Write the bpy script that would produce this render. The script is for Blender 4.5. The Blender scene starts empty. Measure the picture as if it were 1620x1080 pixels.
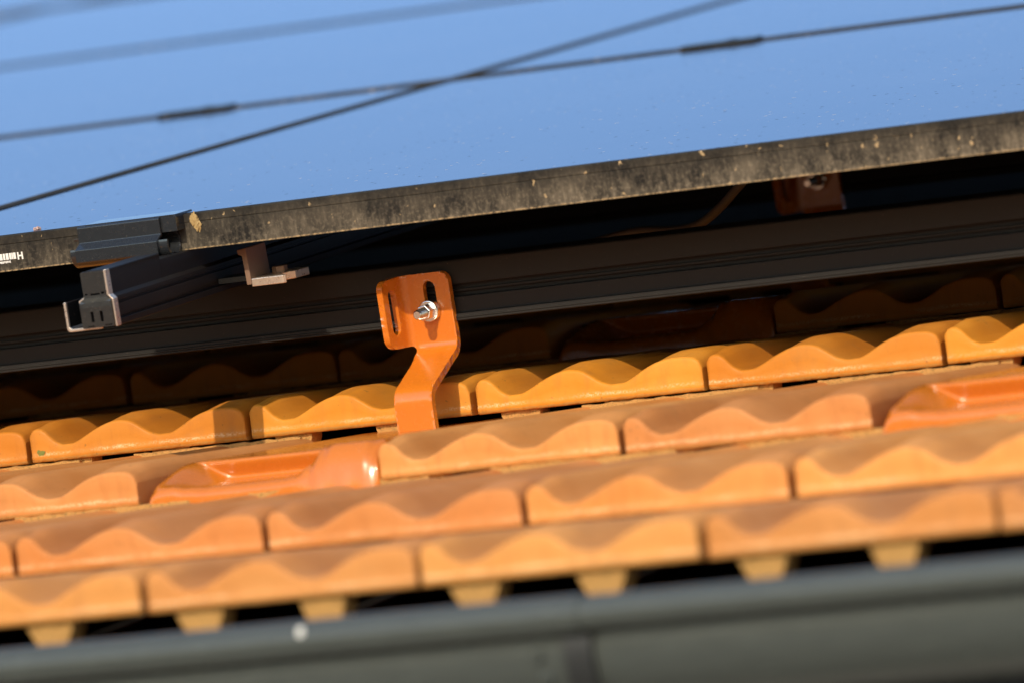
import bpy, bmesh, math, random
from mathutils import Vector, Matrix
from mathutils.geometry import delaunay_2d_cdt

random.seed(7)
SC = bpy.context.scene
COL = SC.collection
PITCH = math.radians(20.25)            # slope of the roof
RF = Matrix.Rotation(PITCH, 3, 'X')    # roof frame (u along eave, v up the slope, n off the roof) -> world


def W3(u, v, n):
    return RF @ Vector((u, v, n))


# ------------------------------------------------------------------ camera
cam_d = bpy.data.cameras.new('camera')
cam = bpy.data.objects.new('camera', cam_d)
COL.objects.link(cam)
SC.camera = cam
RIGHT = Vector((0.89246, 0.42326, -0.15612))
DOWN = Vector((-0.09975, -0.15235, -0.98328))
FWD = Vector((-0.43997, 0.89311, -0.09375))
r, d_, f_ = RF @ RIGHT, RF @ DOWN, RF @ FWD
rot = Matrix((r, -d_, -f_)).transposed()
cam.matrix_world = Matrix.Translation(W3(2.22046, -4.77946, 0.61533)) @ rot.to_4x4()
cam_d.sensor_width = 36.0
cam_d.lens = 12495.7 / 1620 * 36
cam_d.clip_start = 0.1
cam_d.clip_end = 3000
cam_d.dof.use_dof = True
cam_d.dof.focus_distance = 6.21
cam_d.dof.aperture_fstop = 6.3
cam_d.dof.aperture_blades = 9

# ------------------------------------------------------------------ light
SUN_TRAVEL = (RF @ Vector((-0.06, 1.0, -0.85))).normalized()
to_sun = -SUN_TRAVEL
SUN_EL = math.asin(to_sun.z)
SUN_AZ = math.atan2(to_sun.x, to_sun.y)
world = bpy.data.worlds.new('World')
SC.world = world
world.use_nodes = True
wn = world.node_tree
bg = wn.nodes['Background']
sky = wn.nodes.new('ShaderNodeTexSky')
sky.sky_type = 'NISHITA'
sky.sun_disc = False
sky.sun_elevation = SUN_EL
sky.sun_rotation = SUN_AZ
sky.air_density = 1.0
sky.dust_density = 0.3
sky.ozone_density = 2.3
wn.links.new(sky.outputs[0], bg.inputs[0])
bg.inputs[1].default_value = 0.15
sun_d = bpy.data.lights.new('sun', 'SUN')
sun_d.energy = 2.4
sun_d.angle = math.radians(0.55)
sun_d.color = (1.0, 0.86, 0.66)
sun = bpy.data.objects.new('sun', sun_d)
COL.objects.link(sun)
sun.rotation_mode = 'QUATERNION'
sun.rotation_quaternion = SUN_TRAVEL.to_track_quat('-Z', 'Y')
sun.location = (0, -6, 8)
SC.view_settings.view_transform = 'Standard'
SC.view_settings.look = 'None'
SC.view_settings.gamma = 1
SC.view_settings.exposure = 0.65
SC.render.engine = 'CYCLES'
SC.cycles.max_bounces = 8


# ------------------------------------------------------------------ materials
def new_mat(name):
    m = bpy.data.materials.new(name)
    m.use_nodes = True
    nt = m.node_tree
    return m, nt, nt.nodes['Principled BSDF']


def N(nt, typ, **k):
    n = nt.nodes.new(typ)
    for a, b in k.items():
        setattr(n, a, b)
    return n


def noise(nt, vec, scale, detail=3, rough=0.55):
    n = N(nt, 'ShaderNodeTexNoise')
    n.inputs['Scale'].default_value = scale
    n.inputs['Detail'].default_value = detail
    n.inputs['Roughness'].default_value = rough
    nt.links.new(vec, n.inputs['Vector'])
    return n.outputs['Fac']


def ramp(nt, fac, stops):
    n = N(nt, 'ShaderNodeValToRGB')
    e = n.color_ramp.elements
    while len(e) < len(stops):
        e.new(0.5)
    for i, (p, c) in enumerate(stops):
        e[i].position = p
        e[i].color = c if len(c) == 4 else (*c, 1)
    nt.links.new(fac, n.inputs[0])
    return n.outputs[0]


def mixc(nt, fac, a, b):
    n = N(nt, 'ShaderNodeMix', data_type='RGBA')
    for i, x in ((0, fac), (6, a), (7, b)):
        if hasattr(x, 'node'):
            nt.links.new(x, n.inputs[i])
        elif i == 0:
            n.inputs[0].default_value = x
        else:
            n.inputs[i].default_value = (*x, 1)
    return n.outputs[2]


def math_n(nt, op, a, b=None, c=None, clamp=False):
    n = N(nt, 'ShaderNodeMath', operation=op, use_clamp=clamp)
    for i, x in enumerate((a, b, c)):
        if x is None:
            continue
        if hasattr(x, 'node'):
            nt.links.new(x, n.inputs[i])
        else:
            n.inputs[i].default_value = x
    return n.outputs[0]


def mapped(nt, scale=(1, 1, 1), randomise=False):
    tc = N(nt, 'ShaderNodeTexCoord')
    v = tc.outputs['Object']
    if randomise:
        oi = N(nt, 'ShaderNodeObjectInfo')
        mul = math_n(nt, 'MULTIPLY', oi.outputs['Random'], 37.0)
        ad = N(nt, 'ShaderNodeVectorMath', operation='ADD')
        nt.links.new(v, ad.inputs[0])
        nt.links.new(mul, ad.inputs[1])
        v = ad.outputs[0]
    mp = N(nt, 'ShaderNodeMapping')
    mp.inputs['Scale'].default_value = scale
    nt.links.new(v, mp.inputs['Vector'])
    return tc.outputs['Object'], mp.outputs[0]


def bump(nt, p, height, strength, dist):
    b = N(nt, 'ShaderNodeBump')
    b.inputs['Strength'].default_value = strength
    b.inputs['Distance'].default_value = dist
    nt.links.new(height, b.inputs['Height'])
    nt.links.new(b.outputs[0], p.inputs['Normal'])


def sep(nt, v):
    s = N(nt, 'ShaderNodeSeparateXYZ')
    nt.links.new(v, s.inputs[0])
    return s.outputs


def tile_mat(name, base, pale, coat, rough):
    m, nt, p = new_mat(name)
    raw, v = mapped(nt, randomise=True)
    x, y, z = sep(nt, raw)
    oi = N(nt, 'ShaderNodeObjectInfo')
    big = noise(nt, v, 14, 4)
    fine = noise(nt, v, 420, 4, 0.7)
    c = mixc(nt, ramp(nt, big, [(0.35, (0, 0, 0)), (0.7, (1, 1, 1))]), base, pale)
    hsv = N(nt, 'ShaderNodeHueSaturation')
    nt.links.new(c, hsv.inputs['Color'])
    nt.links.new(math_n(nt, 'MULTIPLY_ADD', oi.outputs['Random'], 0.26, 0.84), hsv.inputs['Value'])
    nt.links.new(math_n(nt, 'MULTIPLY_ADD', oi.outputs['Random'], 0.009, 0.4955), hsv.inputs['Hue'])
    c = hsv.outputs[0]
    # worn chalky rim: a ragged line along the ridge low on the front edge
    wob = noise(nt, v, 60, 3)
    zz = math_n(nt, 'SUBTRACT', z, math_n(nt, 'MULTIPLY_ADD', wob, 0.004, 0.0045))
    band = math_n(nt, 'SUBTRACT', 1.0, math_n(nt, 'MULTIPLY', math_n(nt, 'ABSOLUTE', zz), 480.0), clamp=True)
    front = math_n(nt, 'LESS_THAN', y, 0.006)
    spk = ramp(nt, noise(nt, v, 800, 2, 0.6), [(0.44, (0, 0, 0)), (0.56, (1, 1, 1))])
    mask = math_n(nt, 'MULTIPLY', math_n(nt, 'MULTIPLY', band, front), spk)
    mask = math_n(nt, 'MULTIPLY', mask, ramp(nt, noise(nt, v, 25, 2), [(0.38, (0.1, 0.1, 0.1)), (0.62, (1, 1, 1))]))
    c = mixc(nt, math_n(nt, 'MULTIPLY', mask, 0.75), c, (0.86, 0.62, 0.34))
    # sandy unglazed strip at the foot of the face
    low = math_n(nt, 'LESS_THAN', z, math_n(nt, 'MULTIPLY_ADD', wob, 0.004, 0.001))
    sand = math_n(nt, 'MULTIPLY', math_n(nt, 'MULTIPLY', low, front), ramp(nt, fine, [(0.35, (0.15, 0.15, 0.15)), (0.65, (0.7, 0.7, 0.7))]))
    c = mixc(nt, sand, c, (0.5, 0.3, 0.09))
    # scattered dark and pale specks
    spots = ramp(nt, noise(nt, v, 260, 2, 0.5), [(0.70, (0, 0, 0)), (0.76, (1, 1, 1))])
    c = mixc(nt, math_n(nt, 'MULTIPLY', spots, 0.55), c, (0.16, 0.09, 0.03))
    # rain stains running down the slope and blackish bloom in patches
    _, vst = mapped(nt, (95, 7, 30), True)
    stain = ramp(nt, noise(nt, vst, 1.0, 3, 0.6), [(0.50, (0, 0, 0)), (0.74, (0.28, 0.28, 0.28))])
    c = mixc(nt, stain, c, (0.34, 0.115, 0.028))
    bloom = ramp(nt, noise(nt, v, 38, 5, 0.7), [(0.56, (0, 0, 0)), (0.74, (0.30, 0.30, 0.30))])
    c = mixc(nt, bloom, c, (0.36, 0.16, 0.05))
    nt.links.new(c, p.inputs['Base Color'])
    nt.links.new(math_n(nt, 'MULTIPLY_ADD', fine, 0.25, rough - 0.1), p.inputs['Roughness'])
    p.inputs['Coat Weight'].default_value = coat
    p.inputs['Coat Roughness'].default_value = 0.28
    p.inputs['Specular IOR Level'].default_value = 0.22
    h = math_n(nt, 'ADD', math_n(nt, 'MULTIPLY', fine, 0.5), math_n(nt, 'MULTIPLY', noise(nt, v, 90, 3), 0.8))
    bump(nt, p, h, 0.35, 0.0008)
    return m


def rib_mat():
    m, nt, p = new_mat('sandy_underside')
    raw, v = mapped(nt, randomise=True)
    f = noise(nt, v, 500, 4, 0.7)
    g = noise(nt, v, 70, 3)
    c = mixc(nt, g, (0.47, 0.235, 0.062), (0.57, 0.31, 0.092))
    c = mixc(nt, ramp(nt, f, [(0.5, (0, 0, 0)), (0.68, (0.8, 0.8, 0.8))]), c, (0.14, 0.10, 0.03))
    nt.links.new(c, p.inputs['Base Color'])
    p.inputs['Roughness'].default_value = 0.9
    bump(nt, p, f, 0.6, 0.0012)
    return m


def paint_mat(name, base, dark, rough=0.3):
    m, nt, p = new_mat(name)
    raw, v = mapped(nt)
    c = mixc(nt, noise(nt, v, 35, 3), base, dark)
    dirt = ramp(nt, noise(nt, v, 380, 3, 0.6), [(0.66, (0, 0, 0)), (0.74, (1, 1, 1))])
    c = mixc(nt, math_n(nt, 'MULTIPLY', dirt, 0.35), c, (0.65, 0.42, 0.25))
    nt.links.new(c, p.inputs['Base Color'])
    nt.links.new(math_n(nt, 'MULTIPLY_ADD', noise(nt, v, 120, 3), 0.2, rough - 0.08), p.inputs['Roughness'])
    p.inputs['Coat Weight'].default_value = 0.5
    p.inputs['Coat Roughness'].default_value = 0.12
    bump(nt, p, noise(nt, v, 160, 3), 0.12, 0.0006)
    return m


def metal_mat(name, base, rough, metallic=0.0, scratch=0.15, streak=(8, 300, 300)):
    m, nt, p = new_mat(name)
    raw, v = mapped(nt, streak)
    raw2, v2 = mapped(nt)
    s = noise(nt, v, 6, 3)
    b2 = tuple(min(1, x * 1.7 + 0.004) for x in base)
    c = mixc(nt, math_n(nt, 'MULTIPLY', s, scratch * 4, clamp=True), base, b2)
    dust = ramp(nt, noise(nt, v2, 700, 2, 0.5), [(0.71, (0, 0, 0)), (0.76, (1, 1, 1))])
    c = mixc(nt, math_n(nt, 'MULTIPLY', dust, 0.5), c, (0.3, 0.24, 0.17))
    nt.links.new(c, p.inputs['Base Color'])
    p.inputs['Metallic'].default_value = metallic
    nt.links.new(math_n(nt, 'MULTIPLY_ADD', s, 0.2, rough - 0.1), p.inputs['Roughness'])
    return m


def frame_mat():
    """black anodised frame with dried dust, run-off streaks and splashes"""
    m, nt, p = new_mat('dusty_black_frame')
    raw, v = mapped(nt)
    x, y, z = sep(nt, raw)
    _, vs = mapped(nt, (260, 60, 60))
    streaks = noise(nt, vs, 1.0, 3, 0.6)
    cloud = noise(nt, v, 28, 4, 0.6)
    fine = noise(nt, v, 330, 4, 0.65)
    low = math_n(nt, 'SUBTRACT', 1.0, math_n(nt, 'MULTIPLY', z, 1 / 0.028), clamp=True)
    runs = math_n(nt, 'MULTIPLY', ramp(nt, streaks, [(0.45, (0, 0, 0)), (0.75, (1, 1, 1))]), math_n(nt, 'MULTIPLY_ADD', low, 0.42, 0.05))
    film_ = math_n(nt, 'MULTIPLY', ramp(nt, cloud, [(0.36, (0, 0, 0)), (0.72, (1, 1, 1))]), math_n(nt, 'MULTIPLY_ADD', low, 0.45, 0.12))
    grit = math_n(nt, 'MULTIPLY', ramp(nt, fine, [(0.50, (0, 0, 0)), (0.68, (1, 1, 1))]), math_n(nt, 'MULTIPLY_ADD', low, 0.55, 0.10))
    amt = math_n(nt, 'ADD', math_n(nt, 'ADD', runs, film_), math_n(nt, 'MULTIPLY', grit, 0.7), clamp=True)
    gx = math_n(nt, 'MULTIPLY_ADD', x, 0.55, 0.30, clamp=True)
    amt = math_n(nt, 'MULTIPLY', amt, math_n(nt, 'ADD', gx, 0.40), clamp=True)
    c = mixc(nt, amt, (0.018, 0.0165, 0.0145), (0.225, 0.185, 0.130))
    vo = N(nt, 'ShaderNodeTexVoronoi', feature='F1')
    vo.voronoi_dimensions = '2D'
    vo.inputs['Scale'].default_value = 105
    vo.inputs['Randomness'].default_value = 1
    _, vsq = mapped(nt, (1.0, 1.0, 0.75))
    wv = N(nt, 'ShaderNodeVectorMath', operation='ADD')
    nz = N(nt, 'ShaderNodeTexNoise')
    nz.inputs['Scale'].default_value = 140
    nt.links.new(v, nz.inputs['Vector'])
    sc = N(nt, 'ShaderNodeVectorMath', operation='SCALE')
    sc.inputs[3].default_value = 0.011
    nt.links.new(nz.outputs['Color'], sc.inputs[0])
    nt.links.new(vsq, wv.inputs[0])
    nt.links.new(sc.outputs[0], wv.inputs[1])
    sx = sep(nt, wv.outputs[0])
    cb = N(nt, 'ShaderNodeCombineXYZ')
    nt.links.new(sx[0], cb.inputs[0])
    nt.links.new(sx[2], cb.inputs[1])
    nt.links.new(cb.outputs[0], vo.inputs['Vector'])
    rnd = sep(nt, vo.outputs['Color'])
    rad = math_n(nt, 'MULTIPLY', math_n(nt, 'POWER', rnd[0], 3.4), 0.20)
    sp = math_n(nt, 'MULTIPLY', math_n(nt, 'SUBTRACT', rad, vo.outputs['Distance']), 14.0, clamp=True)
    sp = math_n(nt, 'MULTIPLY', sp, math_n(nt, 'MULTIPLY_ADD', fine, 1.7, -0.25, clamp=True), clamp=True)
    c = mixc(nt, sp, c, (0.62, 0.44, 0.23))
    lip = math_n(nt, 'MULTIPLY', math_n(nt, 'LESS_THAN', z, 0.0011), ramp(nt, fine, [(0.42, (0.1, 0.1, 0.1)), (0.6, (0.9, 0.9, 0.9))]))
    c = mixc(nt, lip, c, (0.42, 0.29, 0.15))
    nt.links.new(c, p.inputs['Base Color'])
    p.inputs['Roughness'].default_value = 0.85
    p.inputs['Specular IOR Level'].default_value = 0.12
    bump(nt, p, math_n(nt, 'ADD', sp, math_n(nt, 'MULTIPLY', fine, 0.3)), 0.35, 0.0006)
    return m


def glass_mat():
    m, nt, p = new_mat('panel_glass')
    raw, v = mapped(nt)
    _, vs = mapped(nt, (1.0, 3.0, 1.0))
    out = nt.nodes['Material Output']
    nt.nodes.remove(p)
    dif = N(nt, 'ShaderNodeBsdfDiffuse')
    cell = N(nt, 'ShaderNodeTexBrick')
    cell.offset = 0
    cell.inputs['Scale'].default_value = 1.0
    cell.inputs['Brick Width'].default_value = 0.182
    cell.inputs['Row Height'].default_value = 0.091
    cell.inputs['Mortar Size'].default_value = 0.0012
    cell.inputs['Color1'].default_value = (0.006, 0.008, 0.015, 1)
    cell.inputs['Color2'].default_value = (0.007, 0.009, 0.017, 1)
    cell.inputs['Mortar'].default_value = (0.004, 0.004, 0.005, 1)
    nt.links.new(v, cell.inputs['Vector'])
    gl = N(nt, 'ShaderNodeBsdfGlossy')
    gl.inputs['Color'].default_value = (0.77, 0.82, 0.92, 1)   # bluish anti-reflective coating
    gl.inputs['Roughness'].default_value = 0.09
    fr = N(nt, 'ShaderNodeFresnel')
    fr.inputs['IOR'].default_value = 1.55
    mx = N(nt, 'ShaderNodeMixShader')
    nt.links.new(fr.outputs[0], mx.inputs[0])
    nt.links.new(dif.outputs[0], mx.inputs[1])
    nt.links.new(gl.outputs[0], mx.inputs[2])
    # dust specks lying on the glass
    vo = N(nt, 'ShaderNodeTexVoronoi', feature='F1')
    vo.voronoi_dimensions = '2D'
    vo.inputs['Scale'].default_value = 85
    nt.links.new(v, vo.inputs['Vector'])
    rnd = sep(nt, vo.outputs['Color'])
    rad = math_n(nt, 'MULTIPLY', math_n(nt, 'POWER', rnd[1], 6.0), 0.15)
    sp = math_n(nt, 'LESS_THAN', vo.outputs['Distance'], rad)
    sd = N(nt, 'ShaderNodeBsdfDiffuse')
    nt.links.new(ramp(nt, rnd[2], [(0.45, (0.03, 0.03, 0.04)), (0.55, (0.5, 0.46, 0.42))]), sd.inputs[0])
    film = N(nt, 'ShaderNodeMix', data_type='RGBA')
    nt.links.new(cell.outputs[0], film.inputs[6])
    film.inputs[7].default_value = (0.16, 0.15, 0.14, 1)
    nt.links.new(ramp(nt, noise(nt, v, 3.0, 4, 0.6), [(0.35, (0.01, 0.01, 0.01)), (0.75, (0.22, 0.22, 0.22))]), film.inputs[0])
    nt.links.new(film.outputs[2], dif.inputs[0])
    m2 = N(nt, 'ShaderNodeMixShader')
    nt.links.new(math_n(nt, 'MULTIPLY', sp, 0.75), m2.inputs[0])
    nt.links.new(mx.outputs[0], m2.inputs[1])
    nt.links.new(sd.outputs[0], m2.inputs[2])
    nt.links.new(m2.outputs[0], out.inputs[0])
    b = N(nt, 'ShaderNodeBump')
    b.inputs['Strength'].default_value = 0.10
    b.inputs['Distance'].default_value = 0.0004
    h = math_n(nt, 'ADD', noise(nt, vs, 95, 3, 0.6), math_n(nt, 'MULTIPLY', noise(nt, v, 6, 2), 2.0))
    nt.links.new(h, b.inputs['Height'])
    nt.links.new(b.outputs[0], gl.inputs['Normal'])
    return m


def flat_mat(name, col, rough=0.7, metallic=0.0):
    m, nt, p = new_mat(name)
    raw, v = mapped(nt)
    c = mixc(nt, noise(nt, v, 80, 4), tuple(x * 0.8 for x in col), tuple(min(1, x * 1.2) for x in col))
    nt.links.new(c, p.inputs['Base Color'])
    p.inputs['Roughness'].default_value = rough
    p.inputs['Metallic'].default_value = metallic
    return m


M = {}
M['tile'] = tile_mat('terracotta_tile', (0.62, 0.238, 0.056), (0.69, 0.295, 0.085), 0.04, 0.62)
M['tile_deep'] = tile_mat('terracotta_tile_deep', (0.60, 0.208, 0.018), (0.64, 0.245, 0.032), 0.05, 0.6)
M['rib'] = rib_mat()
M['orange_paint'] = paint_mat('orange_paint', (0.60, 0.172, 0.013), (0.54, 0.145, 0.010), 0.24)
M['hook_paint'] = paint_mat('hook_orange_paint', (0.66, 0.178, 0.013), (0.60, 0.152, 0.011), 0.24)
M['black'] = metal_mat('black_aluminium', (0.011, 0.011, 0.011), 0.24, scratch=0.06)
M['rail_black'] = metal_mat('rail_black', (0.012, 0.0105, 0.0095), 0.68, scratch=0.1)
M['rail_black'].node_tree.nodes['Principled BSDF'].inputs['Specular IOR Level'].default_value = 0.3
M['cap'] = metal_mat('end_cap_grey', (0.07, 0.068, 0.064), 0.24, 0.75, streak=(60, 60, 60))
M['bare'] = metal_mat('bare_aluminium', (0.20, 0.125, 0.085), 0.5, 0.2, streak=(60, 200, 60))
M['cut'] = metal_mat('cut_and_sunlit_aluminium', (0.80, 0.62, 0.50), 0.30, 0.8, streak=(60, 60, 60))
M['steel'] = metal_mat('stainless_steel', (0.75, 0.73, 0.70), 0.2, 1.0, scratch=0.05, streak=(90, 90, 90))
M['frame'] = frame_mat()
M['glass'] = glass_mat()
M['back'] = flat_mat('black_backsheet', (0.012, 0.012, 0.013), 0.6)
M['gutter'] = metal_mat('dark_zinc', (0.056, 0.061, 0.054), 0.24, 0.0, scratch=0.12, streak=(6, 40, 40))
M['clamp'] = metal_mat('clamp_black', (0.026, 0.028, 0.031), 0.25, 0.4, scratch=0.08, streak=(40, 40, 40))
M['clamp'].node_tree.nodes['Principled BSDF'].inputs['Coat Weight'].default_value = 0.8
M['clamp'].node_tree.nodes['Principled BSDF'].inputs['Coat Roughness'].default_value = 0.1
M['rail_side'] = metal_mat('matt_black_rail', (0.009, 0.008, 0.008), 0.45)
M['rail_side'].node_tree.nodes['Principled BSDF'].inputs['Specular IOR Level'].default_value = 0.25
M['strap'] = metal_mat('dark_strap', (0.022, 0.022, 0.021), 0.45)
M['deck'] = flat_mat('dark_underlay', (0.02, 0.018, 0.016), 0.95)
M['wall'] = flat_mat('house_plaster', (0.35, 0.32, 0.28), 0.9)
M['white'] = flat_mat('white_print_and_glint', (0.8, 0.78, 0.72), 0.6)
M['cable'] = flat_mat('brown_cable', (0.11, 0.10, 0.09), 0.6)
M['mud'] = flat_mat('dried_mud', (0.40, 0.27, 0.11), 0.95)
M['lichen'] = flat_mat('green_lichen', (0.20, 0.22, 0.05), 0.95)
M['ground'] = flat_mat('ground_paving', (0.16, 0.15, 0.13), 0.95)
M['web'] = flat_mat('web_silk', (0.22, 0.17, 0.13), 0.5)
M['crumb'] = flat_mat('pink_crumb', (0.50, 0.33, 0.28), 0.9)


# ------------------------------------------------------------------ builders
def link_mesh(name, verts, faces, mat, parent=None, origin=None, smooth=False, roof=True):
    """verts are in the roof frame; origin (roof frame) becomes the object's base"""
    me = bpy.data.meshes.new(name)
    o_ = Vector(origin) if origin is not None else Vector((0, 0, 0))
    me.from_pydata([tuple(Vector(v) - o_) for v in verts], [], faces)
    me.update()
    bm = bmesh.new()
    bm.from_mesh(me)
    bmesh.ops.recalc_face_normals(bm, faces=bm.faces)
    bm.to_mesh(me)
    bm.free()
    for mm in (mat if isinstance(mat, (list, tuple)) else [mat]):
        me.materials.append(mm)
    if smooth:
        for p in me.polygons:
            p.use_smooth = True
    ob = bpy.data.objects.new(name, me)
    COL.objects.link(ob)
    if parent is not None:
        ob.parent = parent
    else:
        if roof:
            ob.rotation_euler = (PITCH, 0, 0)
            ob.location = base_at(name, o_)
        else:
            ob.location = o_
    return ob


def tag(o, label, cat, group=None):
    o['label'] = label
    o['kind'] = 'thing'
    o['category'] = cat
    if group:
        o['group'] = group
    return o


def thing(name, label, cat, origin, group=None, roof=True):
    o = bpy.data.objects.new(name, None)
    COL.objects.link(o)
    o.empty_display_size = 0.02
    if roof:
        o.rotation_euler = (PITCH, 0, 0)
        o.location = base_at(name, origin)
    else:
        o.location = origin
    return tag(o, label, cat, group)


# the rails, hooks and panels all stand this far down the slope from their first survey
LAYER = Vector((0.0195, -0.040, 0.0040))
LAYER_NAMES = ('roof_hook', 'mounting_rail', 'cross_rail', 'mid_clamp', 'rail_bracket', 'cable', 'mud_clump', 'dirt_crumb')


def base_at(name, o_):
    return W3(*(Vector(o_) + LAYER)) if name in LAYER_NAMES else W3(*o_)


class MB:
    def __init__(self):
        self.v, self.f = [], []

    def add(self, vs, fs):
        k = len(self.v)
        self.v += [tuple(p) for p in vs]
        self.f += [tuple(i + k for i in q) for q in fs]

    def box(self, u0, u1, v0, v1, n0, n1):
        vs = [(u, v, n) for n in (n0, n1) for v in (v0, v1) for u in (u0, u1)]
        self.add(vs, [(0, 2, 3, 1), (4, 5, 7, 6), (0, 1, 5, 4), (2, 6, 7, 3), (0, 4, 6, 2), (1, 3, 7, 5)])

    def prism(self, poly, axis, a0, a1):
        """poly of 2D points extruded along axis: 'u' -> poly is (v, n), 'v' -> poly is (u, n), 'n' -> poly is (u, v)"""
        def P(p, a):
            return {'u': (a, p[0], p[1]), 'v': (p[0], a, p[1]), 'n': (p[0], p[1], a)}[axis]
        k = len(poly)
        vs = [P(p, a0) for p in poly] + [P(p, a1) for p in poly]
        fs = [tuple(range(k)), tuple(range(2 * k - 1, k - 1, -1))]
        fs += [(i, (i + 1) % k, k + (i + 1) % k, k + i) for i in range(k)]
        self.add(vs, fs)

    def tube(self, pts, rad, seg=10, cap=True):
        pts = [Vector(p) for p in pts]
        rads = rad if isinstance(rad, (list, tuple)) else [rad] * len(pts)
        vs, fs = [], []
        up = Vector((0, 0, 1))
        for i, p in enumerate(pts):
            t = (pts[min(i + 1, len(pts) - 1)] - pts[max(i - 1, 0)])
            t = t.normalized() if t.length > 1e-9 else Vector((0, 1, 0))
            a = t.cross(up)
            if a.length < 1e-3:
                a = t.cross(Vector((1, 0, 0)))
            a.normalize()
            b = t.cross(a)
            for k in range(seg):
                w = 2 * math.pi * k / seg
                vs.append(p + rads[i] * (math.cos(w) * a + math.sin(w) * b))
        for i in range(len(pts) - 1):
            for k in range(seg):
                fs.append((i * seg + k, i * seg + (k + 1) % seg, (i + 1) * seg + (k + 1) % seg, (i + 1) * seg + k))
        if cap:
            fs.append(tuple(range(seg - 1, -1, -1)))
            fs.append(tuple(range((len(pts) - 1) * seg, len(pts) * seg)))
        self.add(vs, fs)

    def build(self, name, mat, parent=None, origin=(0, 0, 0), smooth=False, bevel=0.0, segs=2, roof=True):
        o = link_mesh(name, self.v, self.f, mat, parent, origin, smooth, roof)
        if bevel:
            md = o.modifiers.new('bevel', 'BEVEL')
            md.width = bevel
            md.segments = segs
            md.limit_method = 'ANGLE'
            md.angle_limit = math.radians(35)
        return o


def rounded(pts, rads, seg=6):
    """polygon with rounded corners"""
    out = []
    k = len(pts)
    for i, p in enumerate(pts):
        rr = rads[i] if isinstance(rads, (list, tuple)) else rads
        a, b, c = Vector(pts[i - 1]), Vector(p), Vector(pts[(i + 1) % k])
        if rr <= 0:
            out.append(tuple(b))
            continue
        d1, d2 = (a - b).normalized(), (c - b).normalized()
        ang = d1.angle(d2)
        t = rr / math.tan(ang / 2)
        p0, p1 = b + d1 * t, b + d2 * t
        ce = b + (d1 + d2).normalized() * (rr / math.sin(ang / 2))
        s0, s1 = p0 - ce, p1 - ce
        a0 = math.atan2(s0.y, s0.x)
        da = math.atan2(s1.y, s1.x) - a0
        while da > math.pi:
            da -= 2 * math.pi
        while da < -math.pi:
            da += 2 * math.pi
        for j in range(seg + 1):
            w = a0 + da * j / seg
            out.append((ce.x + rr * math.cos(w), ce.y + rr * math.sin(w)))
    return out


def slot_poly(cx, y0, y1, w, seg=8):
    rr = w / 2
    out = []
    for j in range(seg + 1):
        a = math.pi * j / seg
        out.append((cx + rr * math.cos(a), y1 - rr + rr * math.sin(a)))
    for j in range(seg + 1):
        a = math.pi + math.pi * j / seg
        out.append((cx + rr * math.cos(a), y0 + rr + rr * math.sin(a)))
    return out


def inside(p, poly):
    x, y = p
    c = False
    k = len(poly)
    for i in range(k):
        x1, y1 = poly[i]
        x2, y2 = poly[(i + 1) % k]
        if (y1 > y) != (y2 > y) and x < (x2 - x1) * (y - y1) / (y2 - y1) + x1:
            c = not c
    return c


def sheet2d(outline, holes, step):
    """triangulated sheet with holes and inner points every `step`"""
    pts, edges = [], []

    def ring(poly):
        k0 = len(pts)
        for i, p in enumerate(poly):
            q = poly[(i + 1) % len(poly)]
            L = math.hypot(q[0] - p[0], q[1] - p[1])
            m = max(1, int(L / step))
            for j in range(m):
                pts.append(Vector((p[0] + (q[0] - p[0]) * j / m, p[1] + (q[1] - p[1]) * j / m)))
        k1 = len(pts)
        edges.extend((i, i + 1 if i + 1 < k1 else k0) for i in range(k0, k1))
    ring(outline)
    for h in holes:
        ring(h)
    nb = len(pts)
    border = [tuple(p) for p in pts]
    x0, x1 = min(p[0] for p in outline), max(p[0] for p in outline)
    y0, y1 = min(p[1] for p in outline), max(p[1] for p in outline)
    y = y0 + step * 0.5
    while y < y1:
        x = x0 + step * 0.5
        while x < x1:
            if inside((x, y), outline) and not any(inside((x, y), h) for h in holes):
                if min((x - b[0]) ** 2 + (y - b[1]) ** 2 for b in border) > (step * 0.45) ** 2:
                    pts.append(Vector((x, y)))
            x += step
        y += step
    vs, es, fs, *_ = delaunay_2d_cdt(pts, edges, [], 0, 1e-6)
    keep = []
    for f in fs:
        c = sum((vs[i] for i in f), Vector((0, 0))) / len(f)
        if inside(c, outline) and not any(inside(c, h) for h in holes):
            keep.append(tuple(f))
    return [tuple(v) for v in vs], keep


# ------------------------------------------------------------------ setting
L = 0.3466           # exposed length of one tile course
TW = 0.2             # covering width of one tile
GZ = -4.2
g = MB()
g.add([(-600, -600, GZ), (600, -600, GZ), (600, 600, GZ), (-600, 600, GZ)], [(0, 1, 2, 3)])
go = g.build('ground', M['ground'], roof=False)
go['kind'] = 'structure'

house = thing('house', 'house eave with dark boarding under the tiled roof', 'house', (-1.0, -0.2, GZ), roof=False)
hb = Vector((-1.0, -0.2, GZ))
deck = MB()
for (v0, v1) in ((-0.31, 6.2),):
    P = [W3(u, v, n) for n in (-0.075, -0.05) for v in (v0, v1) for u in (-6.0, 3.0)]
    deck.add(P, [(0, 2, 3, 1), (4, 5, 7, 6), (0, 1, 5, 4), (2, 6, 7, 3), (0, 4, 6, 2), (1, 3, 7, 5)])
deck.build('roof_deck', M['deck'], house, hb)
ey = W3(0, -0.31, -0.075)
fb = MB()
fb.box(-6, 3, ey.y - 0.004, ey.y + 0.02, ey.z - 0.20, ey.z + 0.012)
fb.build('fascia', M['deck'], house, hb)
wl = MB()
wl.box(-5.9, 2.9, ey.y + 0.30, ey.y + 0.6, GZ, ey.z + 0.10)
wl.box(-5.9, 2.9, ey.y + 0.021, ey.y + 0.299, ey.z - 0.18, ey.z - 0.15)
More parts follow.
